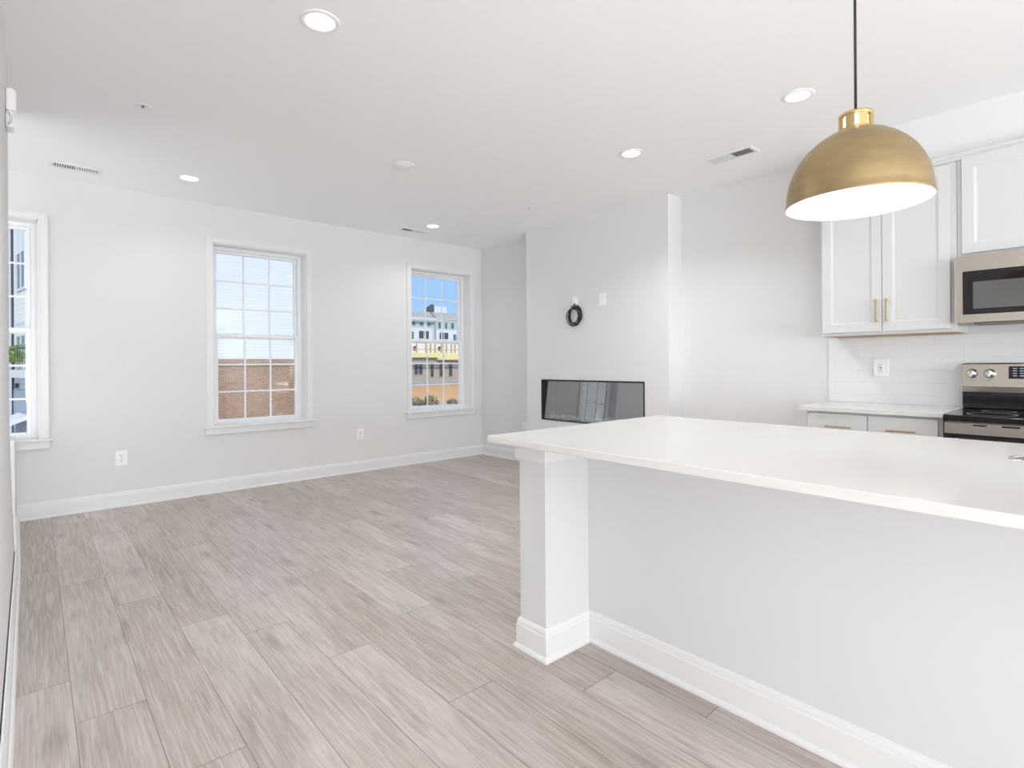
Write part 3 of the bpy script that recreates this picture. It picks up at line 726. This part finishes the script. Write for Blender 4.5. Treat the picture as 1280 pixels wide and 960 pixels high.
def sprinkler(x, y, r, label):
    t = thing('sprinkler_head', label, 'sprinkler', (x, y, H), 0, 'ceiling sprinkler heads')
    bm = NB(); lathe(bm, [(r * .55, -.0005), (r * .6, -.006), (r, -.004), (r * 1.03, -.0005)], seg=36); obj('escutcheon', bm, M['plastic'], t)
    bm = NB(); lathe(bm, [(.00001, -.013), (r * .17, -.012), (r * .17, -.009), (r * .12, -.007), (r * .12, -.0005)], seg=24)
    obj('deflector', bm, M['steel_dark'], t)
sprinkler(.489, 3.806, .042, 'small sprinkler head in the ceiling at the upper left')
sprinkler(3.63, 3.855, .024, 'tiny sprinkler head in the ceiling in front of the fireplace wall')
def vent(x, y, L_, W_, axis, label, name='ceiling_vent'):
    t = thing(name, label, 'ceiling vent', (x, y, H), 0 if axis == 'X' else PI / 2, 'ceiling vents')
    a, b = L_ / 2, W_ / 2; fr = .022
    bm = NB()
    wall_grid(bm, [-a, a], [-b, b], [(-a + fr, -.006, -b + fr, b - fr), (.006, a - fr, -b + fr, b - fr)], lambda u, v, q: Vector((u, v, q)), -.007, -.0005)
    obj('vent_frame', bm, M['grille'], t)
    bm = NB(); box(bm, -a + fr, a - fr, -b + fr, b - fr, -.0016, -.0006); obj('vent_duct', bm, M['dark'], t)
    for s in (-1, 1):
        bm = NB(); n = 9; x0 = .008; span = a - fr - x0
        for k in range(n):
            xc = s * (x0 + span * (k + .5) / n)
            prism(bm, [(xc - s * .0045, -.0018), (xc + s * .0035, -.0068), (xc + s * .0048, -.0064), (xc - s * .0032, -.0016)], lambda p, q, r: Vector((p, r, q)), -b + fr, b - fr)
        obj('louvre_bank', bm, M['grille'], t)
vent(.255, 5.322, .32, .135, 'X', 'white slotted ceiling vent above the left window')
vent(3.245, 5.37, .32, .125, 'X', 'small white ceiling vent near the far corner')
vent(3.866, 1.92, .345, .145, 'Y', 'white ceiling vent left of the brass pendant')

# ------------------------------------------------------------------ wall fittings
def outlet(name, loc, rotz, label, cat='outlet', w=.074, h=.118, kind='duplex', group='wall outlets'):
    """plate facing local -Y"""
    t = thing(name, label, cat, loc, rotz, group)
    bm = NB(); box(bm, -w / 2, w / 2, -.006, -.0005, -h / 2, h / 2, .003, 3); obj('cover_plate', bm, M['plastic'], t)
    if kind == 'duplex':
        for s in (-1, 1):
            bm = NB(); lathe(bm, [(.00001, -.0085), (.0165, -.0085), (.0175, -.007), (.0175, -.005)], (0, 0, s * .0205), 28, 'Y')
            r = obj('receptacle', bm, M['plastic'], t)
            bm = NB()
            for q in (-1, 1): box(bm, q * .0065 - .0014, q * .0065 + .0014, -.0092, -.0082, s * .0205 + .0005, s * .0205 + .010)
            lathe(bm, [(.00001, -.0090), (.003, -.0090), (.003, -.0082)], (0, 0, s * .0205 - .0085), 12, 'Y')
            obj('socket_slots', bm, M['socket'], r)
    elif kind == 'decora':
        bm = NB(); box(bm, -.0165, .0165, -.0085, -.005, -.034, .034, .0012); r = obj('receptacle', bm, M['plastic'], t)
        bm = NB()
        for s in (-1, 1):
            for q in (-1, 1): box(bm, q * .0065 - .0014, q * .0065 + .0014, -.0092, -.0082, s * .02 - .004, s * .02 + .0055)
        box(bm, -.006, .006, -.0092, -.0082, -.004, .004)
        obj('socket_slots', bm, M['socket'], r)
    elif kind == 'passthrough':
        bm = NB(); prism(bm, [(-.022, -.030), (.022, -.030), (.018, .026), (.010, .034), (-.010, .034), (-.018, .026)], lambda a, b, s: Vector((a, s, b)), -.014, -.005)
        obj('cable_hood', bm, M['plastic'], t)
        bm = NB(); box(bm, -.015, .015, -.0148, -.0138, -.029, -.016, .0003); obj('hood_opening', bm, M['socket'], t)
    elif kind == 'recess':
        bm = NB()
        for s in (-1, 1): box(bm, -.022, .022, -.009, -.005, s * .026 - .018, s * .026 + .018, .002)
        obj('receptacle', bm, M['plastic'], t)
    return t
outlet('wall_outlet', (.564, YW, .417), 0, 'white double outlet left of the middle window', w=.084, h=.128)
outlet('wall_outlet', (2.754, YW, .423), 0, 'white double outlet between the middle and far windows', w=.084, h=.122)
outlet('wall_outlet', (XR, 4.88, .427), PI / 2 + PI, 'white outlet low in the alcove beside the fireplace wall', w=.076, h=.118) if False else None
def on_right(x): return -PI / 2          # local -Y turned to face -X
outlet('wall_outlet', (XR, 4.875, .425), on_right(0), 'white outlet low in the alcove, just above the island corner', w=.078, h=.118)
outlet('wall_outlet', (XR - .009, 1.155, 1.155), on_right(0), 'white outlet on the tile backsplash', kind='decora', w=.09, h=.122)
outlet('cable_plate', (XB, 3.850, 1.848), on_right(0), 'white plate above the fireplace with the black cable coming out', 'wall plate', kind='passthrough', w=.074, h=.118, group='media plates')
outlet('media_outlet', (XB, 3.482, 1.842), on_right(0), 'white raised outlet right of the coiled cable', 'outlet', kind='recess', w=.090, h=.125, group='media plates')
# coiled black cable
bm = NB(); random.seed(3)
LOOPS = [(.082, .090, 0, 0), (.088, .098, .006, -.004), (.074, .088, .004, .002), (.092, .088, -.012, .006), (.080, .100, -.022, .010), (.066, .080, .010, .004), (.086, .092, .014, -.014)]
for k, (rx, rz, oy, oz) in enumerate(LOOPS):
    ox = oy
    tilt = random.uniform(-.35, .35); pts = []
    for i in range(40):
        a = 2 * PI * i / 40; p, q = rx * math.cos(a), rz * math.sin(a)
        pts.append((XB - .012 - .004 * k - .003 * math.sin(2 * a + k), 3.842 + ox + p * math.cos(tilt) - q * math.sin(tilt), 1.700 + oz + p * math.sin(tilt) + q * math.cos(tilt)))
    tube(bm, pts, .0052, 7, True)
tube(bm, [(XB - .012, 3.850, 1.828), (XB - .026, 3.848, 1.815), (XB - .028, 3.852, 1.80), (XB - .022, 3.855, 1.785), (XB - .02, 3.86, 1.765)], .005, 7)
for a in (1.9, 1.25):   # ties
    c_ = Vector((XB - .024, 3.842 + .088 * math.cos(a), 1.700 + .096 * math.sin(a)))
    ps = []
    for i in range(12):
        t = 2 * PI * i / 12; ps.append(c_ + Vector((math.cos(t) * .019, math.cos(a) * math.sin(t) * .017, math.sin(a) * math.sin(t) * .017)))
    tube(bm, ps, .004, 6, True)
tag(obj('cable_coil', bm, M['cord']), 'coil of black cable hanging on the wall above the fireplace', 'cable')
# door chime on the left wall
dc = thing('door_chime', 'white ribbed chime box high on the left wall', 'chime', (leftx(3.5, 2.46), 3.52, 2.43))
bm = NB(); box(bm, .0008, .034, -.05, .06, -.02, .09, .012, 4)
for k in range(4): box(bm, .030, .0375, -.04 + k * .026, -.028 + k * .026, -.012, .08, .002)
obj('chime_cover', bm, M['plastic'], dc)
bm = NB(); box(bm, .0008, .030, -.046, .056, -.098, -.02, .010, 4); obj('chime_base', bm, M['plastic'], dc)
for r_ in (.012, .020):
    bm = NB(); tube(bm, [(.004 + r_ * math.sin(a), -.0468, -.058 + .030 * math.cos(a)) for a in [PI * (.08 + .84 * i / 14) for i in range(15)]], .0010, 6)
    obj('sound_slot', bm, M['steel_dark'], dc)

# fireplace -----------------------------------------------------------
fy0, fy1, fz0, fz1 = FP
fp = thing('fireplace', 'black framed linear electric fireplace set into the wall', 'fireplace', (XB, (fy0 + fy1) / 2, fz0)); C0 = (XB, (fy0 + fy1) / 2, fz0)
g = .0015; fr = .013
bm = NB(); wall_grid(bm, [fy0 + g, fy1 - g], [fz0 + g, fz1 - g], [(fy0 + fr, fy1 - fr, fz0 + fr, fz1 - fr)], lambda u, v, t: Vector((t, u, v)), XB - .006, XB + .06)
obj('fireplace_frame', rel(bm, C0), M['black'], fp)
bm = NB(); a0_, a1_, c0_, c1_ = fy0 + fr - .002, fy1 - fr + .002, fz0 + fr - .002, fz1 - fr + .002; xb_ = XR - .01
for q in ([(XB + .05, a0_, c0_), (xb_, a0_, c0_), (xb_, a0_, c1_), (XB + .05, a0_, c1_)], [(XB + .05, a1_, c0_), (xb_, a1_, c0_), (xb_, a1_, c1_), (XB + .05, a1_, c1_)],
          [(XB + .05, a0_, c0_), (xb_, a0_, c0_), (xb_, a1_, c0_), (XB + .05, a1_, c0_)], [(XB + .05, a0_, c1_), (xb_, a0_, c1_), (xb_, a1_, c1_), (XB + .05, a1_, c1_)],
          [(xb_, a0_, c0_), (xb_, a1_, c0_), (xb_, a1_, c1_), (xb_, a0_, c1_)]):
    bm.faces.new([bm.verts.new(v) for v in q])
obj('firebox', rel(bm, C0), M['firebox'], fp)
TILT = math.tan(math.radians(4.4))
bm = NB(); x0_ = XB + .012
prism(bm, [(x0_, c0_ + .002), (x0_ + (c1_ - c0_) * TILT, c1_ - .002), (x0_ + .003 + (c1_ - c0_) * TILT, c1_ - .002), (x0_ + .003, c0_ + .002)], lambda a, b, s: Vector((a, s, b)), a0_ + .002, a1_ - .002)
obj('fireplace_glass', rel(bm, C0), M['fireglass'], fp)
bm = NB(); random.seed(11)
for k in range(170):
    y = random.uniform(fy0 + .05, fy1 - .05); x = random.uniform(XB + .07, XR - .04); r = random.uniform(.012, .026)
    b2 = bmesh.new(); bmesh.ops.create_icosphere(b2, subdivisions=1, radius=r)
    for v in b2.verts: v.co *= random.uniform(.65, 1.15)
    merge(bm, b2, Matrix.Translation((x, y, fz0 + fr + r * random.uniform(.5, 1.3))))
eb = obj('ember_bed', rel(bm, C0), M['crystal'], fp); eb['kind'] = 'stuff'

# ------------------------------------------------------------------ outside
GZ = -3.2
bm = NB(); box(bm, -60, 160, 7.5, 180, GZ - .3, GZ); struct(obj('ground', bm, M['asphalt']), 'pale pavement outside the windows')
def house_window(parent, x0, x1, z0, z1, y, m='extdark', frame='extwhite', fw=.07, mull=0, name='window'):
    bm = NB()
    holes = []; n = mull + 1; w = (x1 - x0 - fw * (n + 1)) / n
    for k in range(n): a = x0 + fw + k * (w + fw); holes.append((a, a + w, z0 + fw, z1 - fw))
    wall_grid(bm, [x0, x1], [z0, z1], holes, lambda u, v, t: Vector((u, t, v)), y - .06, y + .02)
    f_ = obj(name, bm, M[frame], parent)
    for a, b, c, d in holes:
        bm = NB(); box(bm, a, b, y - .03, y + .02, c, d); obj('window_glass', bm, M[m], f_)
    return f_
# brick and siding house behind the middle window
bh = thing('neighbour_house', 'neighbouring house with white siding above red brick, seen through the middle window', 'building', (0, 28, GZ))
BXL, BXR = 5.0, 13.2
bm = NB(); box(bm, BXL, BXR, 0, 9, 0, 1.23 - GZ); box(bm, BXL, BXR, -.03, 0, 1.23 - GZ, 1.535 - GZ); box(bm, BXL, BXR, 0, 9, 1.23 - GZ, 1.535 - GZ); obj('brick_wall', bm, M['brick'], bh)
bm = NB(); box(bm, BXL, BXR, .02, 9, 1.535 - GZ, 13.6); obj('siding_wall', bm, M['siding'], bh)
bm = NB(); box(bm, BXL - .05, BXR + .05, -.06, .1, 1.205 - GZ, 1.235 - GZ); obj('brick_ledge', bm, M['brick'], bh)
bm = NB(); prism(bm, [(-.4, 13.6), (9.4, 13.6), (4.5, 16.5)], lambda a, b, s: Vector((s, a, b)), BXL - .3, BXR + .3); obj('roof', bm, M['extroof'], bh)

# long white townhouse row far off
wh = thing('townhouse_row', 'long white townhouse row with grey roof far behind the corner window', 'building', (60, 95, GZ))
def wx(x): return x - 60
def wz(z): return z - GZ
bm = NB(); box(bm, wx(30), wx(62.0), 0, 10, 0, wz(10.6)); box(bm, wx(62.15), wx(95), -.8, 10, 0, wz(10.6)); obj('wall', bm, M['extwhite'], wh)
bm = NB(); box(bm, wx(30), wx(61.9), -.03, 0, wz(8.75), wz(10.35)); box(bm, wx(62.3), wx(95), -.83, -.8, wz(8.45), wz(10.35)); obj('upper_cladding', bm, M['extgreen'], wh)
bm = NB(); prism(bm, [(-.6, wz(10.6)), (10, wz(10.6)), (10, wz(12.3)), (1.2, wz(12.15))], lambda a, b, s: Vector((s, a, b)), wx(30), wx(62)); prism(bm, [(-1.4, wz(10.5)), (10, wz(10.5)), (10, wz(12.3)), (.6, wz(12.1))], lambda a, b, s: Vector((s, a, b)), wx(62.2), wx(95)); obj('roof', bm, M['extroof'], wh)
bm = NB(); box(bm, wx(62.0), wx(62.16), -1, -.6, wz(2), wz(10.5)); obj('downspout', bm, M['extroof'], wh)
bm = NB(); box(bm, wx(30), wx(95), -1.3, -.9, wz(10.42), wz(10.66)); obj('gutter', bm, M['extwhite'], wh)
for x0, x1 in ((54.8, 55.8), (56.9, 57.9), (58.7, 59.7), (60.5, 61.5)): house_window(wh, wx(x0), wx(x1), wz(9.0), wz(9.95), -.05, 'extteal')
for x0, x1 in ((62.6, 63.5), (64.3, 65.1), (65.8, 66.8), (67.9, 68.8)): house_window(wh, wx(x0), wx(x1), wz(8.6), wz(10.0), -.85, 'extteal')
for x0, x1 in ((56.6, 57.5), ): house_window(wh, wx(x0), wx(x1), wz(6.3), wz(7.9), -.02, 'extteal')
for x0, x1 in ((58.5, 61.1),): house_window(wh, wx(x0), wx(x1), wz(6.3), wz(8.2), -.02, 'extdark', mull=1, fw=.14)
for x0, x1 in ((62.9, 65.4),): house_window(wh, wx(x0), wx(x1), wz(6.3), wz(7.95), -.82, 'extdark', mull=1, fw=.14)
for x0, x1 in ((66.4, 68.2),): house_window(wh, wx(x0), wx(x1), wz(6.2), wz(7.6), -.82, 'extteal', mull=1)
dm = NB(); prism(dm, [(wx(62.0), wz(12.1)), (wx(63.4), wz(12.1)), (wx(63.4), wz(13.5)), (wx(63.0), wz(13.9)), (wx(62.0), wz(13.2))], lambda a, b, s: Vector((a, s, b)), 1.5, 2.4); obj('dormer_shade_side', dm, M['dormer_shade_side'], wh)  # dark colour stands in for the shaded side of the white housing
dm = NB(); box(dm, wx(63.3), wx(66.3), 1.2, 2.4, wz(12.1), wz(13.45), .02); obj('roof_housing', dm, M['extwhite'], wh)
# tan building under construction
tb = thing('construction_building', 'tan building under construction with yellow sheathing, below the white townhouse row', 'building', (40, 60, GZ))
tx = lambda x: x - 40
bm = NB(); box(bm, tx(24), tx(62), 0, 10, wz(-1.9), wz(2.2)); obj('wall', bm, M['exttan'], tb)
bm = NB(); box(bm, tx(24), tx(62), -.2, 10, wz(-3.19), wz(-1.15)); box(bm, tx(24), tx(62), -.5, .2, wz(-3.19), wz(-1.9)); obj('foundation', bm, M['bluegrey'], tb)
bm = NB(); box(bm, tx(24), tx(39.6), -.5, 10, wz(2.12), wz(2.72)); box(bm, tx(39.6), tx(62), -.7, 10, wz(1.82), wz(2.72)); obj('sheathing', bm, M['sheath'], tb)
bm = NB(); box(bm, tx(24), tx(62), -.52, -.3, wz(1.02), wz(1.12)); obj('string_course', bm, M['downspout'], tb)
bm = NB(); box(bm, tx(24), tx(62), 3, 10, wz(2.7), wz(4.6)); obj('upper_storey', bm, M['extwhite'], tb)
for x0, x1 in ((36.2, 37.6),): house_window(tb, tx(x0), tx(x1), wz(-.15), wz(1.5), -.02, 'extdark', 'exttan', .1, mull=1)
for x0, x1 in ((38.6, 39.3), (40.0, 40.8), (41.5, 42.25), (43.4, 44.2)): house_window(tb, tx(x0), tx(x1), wz(-.5), wz(1.35), -.02, 'extdark', 'exttan', .1)
for x in (36.8, 38.2, 38.9, 39.6, 40.6, 41.4, 42.2, 42.8):
    bm = NB(); box(bm, tx(x), tx(x + .16), .2, .4, wz(2.72), wz(3.9)); obj('post', bm, M['timber'], tb)
bm = NB(); box(bm, tx(24), tx(62), .22, .34, wz(3.12), wz(3.22)); obj('railing', bm, M['timber'], tb)
for x0, x1 in ((37.9, 38.7), (41.8, 42.7)): house_window(tb, tx(x0), tx(x1), wz(3.0), wz(3.75), 2.98, 'extdark')
# dirt bank with shrubs, and a light kerb
bm = NB(); nx_, ny_ = 40, 8; G = []
for i in range(nx_ + 1):
    row = []
    for j in range(ny_ + 1):
        x = 24 + 30 * i / nx_; y = 52.5 + 6.9 * j / ny_; k = j / ny_
        row.append(bm.verts.new((x, y - max(0, x - 36) * .22 * (1 - k), GZ - .05 + 1.75 * k ** .8 + .15 * noise.noise((x * .6, y * .7, 0)) * (1 if 0 < j < ny_ else 0))))
    G.append(row)
for i in range(nx_):
    for j in range(ny_): bm.faces.new((G[i][j], G[i + 1][j], G[i + 1][j + 1], G[i][j + 1]))
tag(obj('dirt_bank', bm, M['dirt']), 'bank of orange dirt in front of the tan building', 'dirt')
def shrub(x, y, z, r, label, m='leaf', name='shrub', n=260, flat=1.0):
    t = thing(name, label, 'shrub', (x, y, z), 0, 'shrubs outside the windows')
    bm = NB()
    for k in range(n):
        d = Vector((random.gauss(0, 1), random.gauss(0, 1), abs(random.gauss(0, .8)))).normalized() * r * random.uniform(.55, 1.0)
        d.z *= flat
        s = r * random.uniform(.10, .2); u_ = Vector((random.gauss(0, 1), random.gauss(0, 1), random.gauss(0, 1))).normalized(); v_ = u_.orthogonal().normalized()
        bm.faces.new([bm.verts.new(d + q) for q in (-u_ * s, v_ * s * .5, u_ * s, -v_ * s * .5)])
    obj('foliage', bm, M[m], t)
    bm = NB(); tube(bm, [(0, 0, 0), (0, 0, r * .6)], r * .05); obj('stem', bm, M['timber'], t)
    return t
for x, y, r, lb in ((31.2, 51.2, .9, 'pale scrubby shrub at the lower left of the corner window'), (32.9, 51.0, 1.0, 'scrubby shrub left of the centre at the foot of the dirt bank'),
                    (35.0, 49.8, .7, 'dark shrub at the foot of the dirt bank'), (36.1, 48.6, .7, 'dark shrub right of the centre at the foot of the dirt bank'), (37.0, 47.4, .65, 'dark shrub furthest right at the foot of the dirt bank')):
    shrub(x, y, GZ, r, lb)

# angled townhouse seen through the left window
th = math.atan(.167)
lt = thing('angled_townhouse', 'grey sided townhouse with balcony, seen at an angle through the left window', 'building', (-.1, 25, GZ), th)
# local frame: facade at x = 0 facing -x, y runs away from us
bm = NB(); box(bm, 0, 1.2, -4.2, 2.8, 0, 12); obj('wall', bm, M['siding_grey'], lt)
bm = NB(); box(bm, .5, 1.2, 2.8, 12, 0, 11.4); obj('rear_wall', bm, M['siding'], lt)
def fwin(y0, y1, z0, z1, mull, m='extdark', x=0.0):
    bm = NB(); fw = .09; n = mull + 1; w = (y1 - y0 - fw * (n + 1)) / n; hs = []
    for k in range(n): a = y0 + fw + k * (w + fw); hs.append((a, a + w, z0 + fw, z1 - fw))
    wall_grid(bm, [y0, y1], [z0, z1], hs, lambda u, v, t: Vector((t, u, v)), x - .05, x + .01)
    f_ = obj('window', bm, M['extwhite'], lt)
    for a, b, c, d in hs:
        md = c + (d - c) * .5
        bm = NB(); box(bm, x - .02, x + .01, a, b, c, md - .02); obj('window_glass', bm, M[m], f_)
        bm = NB(); box(bm, x - .035, x + .01, a, b, md + .02, d); obj('window_blind', bm, M['extwhite'], f_)
    return f_
fwin(.4, 1.95, 3.95 - GZ, 6.6 - GZ, 1)
fwin(.35, 2.1, 1.75 - GZ, 2.85 - GZ, 1)
fwin(3.3, 4.9, 4.05 - GZ, 6.2 - GZ, 1, x=.5)
bm = NB(); box(bm, -.06, 0, 2.66, 2.78, 0, 11.5); obj('downspout', bm, M['downspout'], lt)
bm = NB(); box(bm, -.06, 0, -.12, -.05, 5.0 - GZ, 6.4 - GZ); obj('conduit', bm, M['downspout'], lt)
bm = NB(); box(bm, -.5, 0, -3.0, 4.2, .86 - GZ, 1.12 - GZ); obj('balcony_deck', bm, M['extwhite'], lt)
bm = NB(); box(bm, -.48, -.43, -3.0, 4.2, 1.80 - GZ, 1.84 - GZ)
for k in range(19): box(bm, -.465, -.452, -3.0 + k * .4, -2.985 + k * .4, 1.12 - GZ, 1.82 - GZ)
obj('balcony_railing', bm, M['downspout'], lt)
for y0, y1 in ((.15, 1.75), (1.95, 2.6)):
    bm = NB(); box(bm, -.03, .01, y0, y1, 0, .4 - GZ, .01)
    for k in range(5): box(bm, -.045, -.03, y0 + .05, y1 - .05, .1 + k * .68, .7 + k * .68, .01)
    obj('garage_door', bm, M['bluegrey'], lt)
bm = NB(); box(bm, -.1, 0, 1.78, 1.92, .45 - GZ, .62 - GZ, .02); obj('wall_lamp', bm, M['downspout'], lt)
bm = NB(); prism(bm, [(-.03, -.45 - GZ), (-.9, -.85 - GZ), (-.9, -.95 - GZ), (-.03, -.60 - GZ)], lambda a, b, q: Vector((a, q, b)), .1, 1.8); obj('awning', bm, M['extwhite'], lt)
random.seed(5)
R_ = Matrix.Rotation(th, 3, 'Z')
for y, lb in ((.0, 'lime green plant nearest on the balcony outside the left window'), (1.3, 'lime green plant in the middle of the balcony outside the left window'), (2.3, 'lime green plant farthest along the balcony outside the left window')):
    p = R_ @ Vector((-.24, y, 0)) + Vector((-.1, 25, 0))
    shrub(p.x, p.y, 1.42, .46, lb, 'leaf_lime', 'balcony_plant', 220, 1.3)

# white house further left, mirrored in the fireplace glass
nh = thing('neighbour_house', 'white sided house with a brick bay, mirrored in the fireplace glass', 'building', (-20, 17, GZ))
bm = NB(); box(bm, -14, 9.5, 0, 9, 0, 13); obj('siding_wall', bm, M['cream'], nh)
bm = NB(); box(bm, -7.5, -5.2, -.3, 0, 0, 13); obj('brick_bay', bm, M['brick'], nh)
bm = NB(); prism(bm, [(-.4, 13), (9.4, 13), (4.5, 16)], lambda a, b, q: Vector((q, a, b)), -14.3, 9.8); obj('roof', bm, M['extroof'], nh)
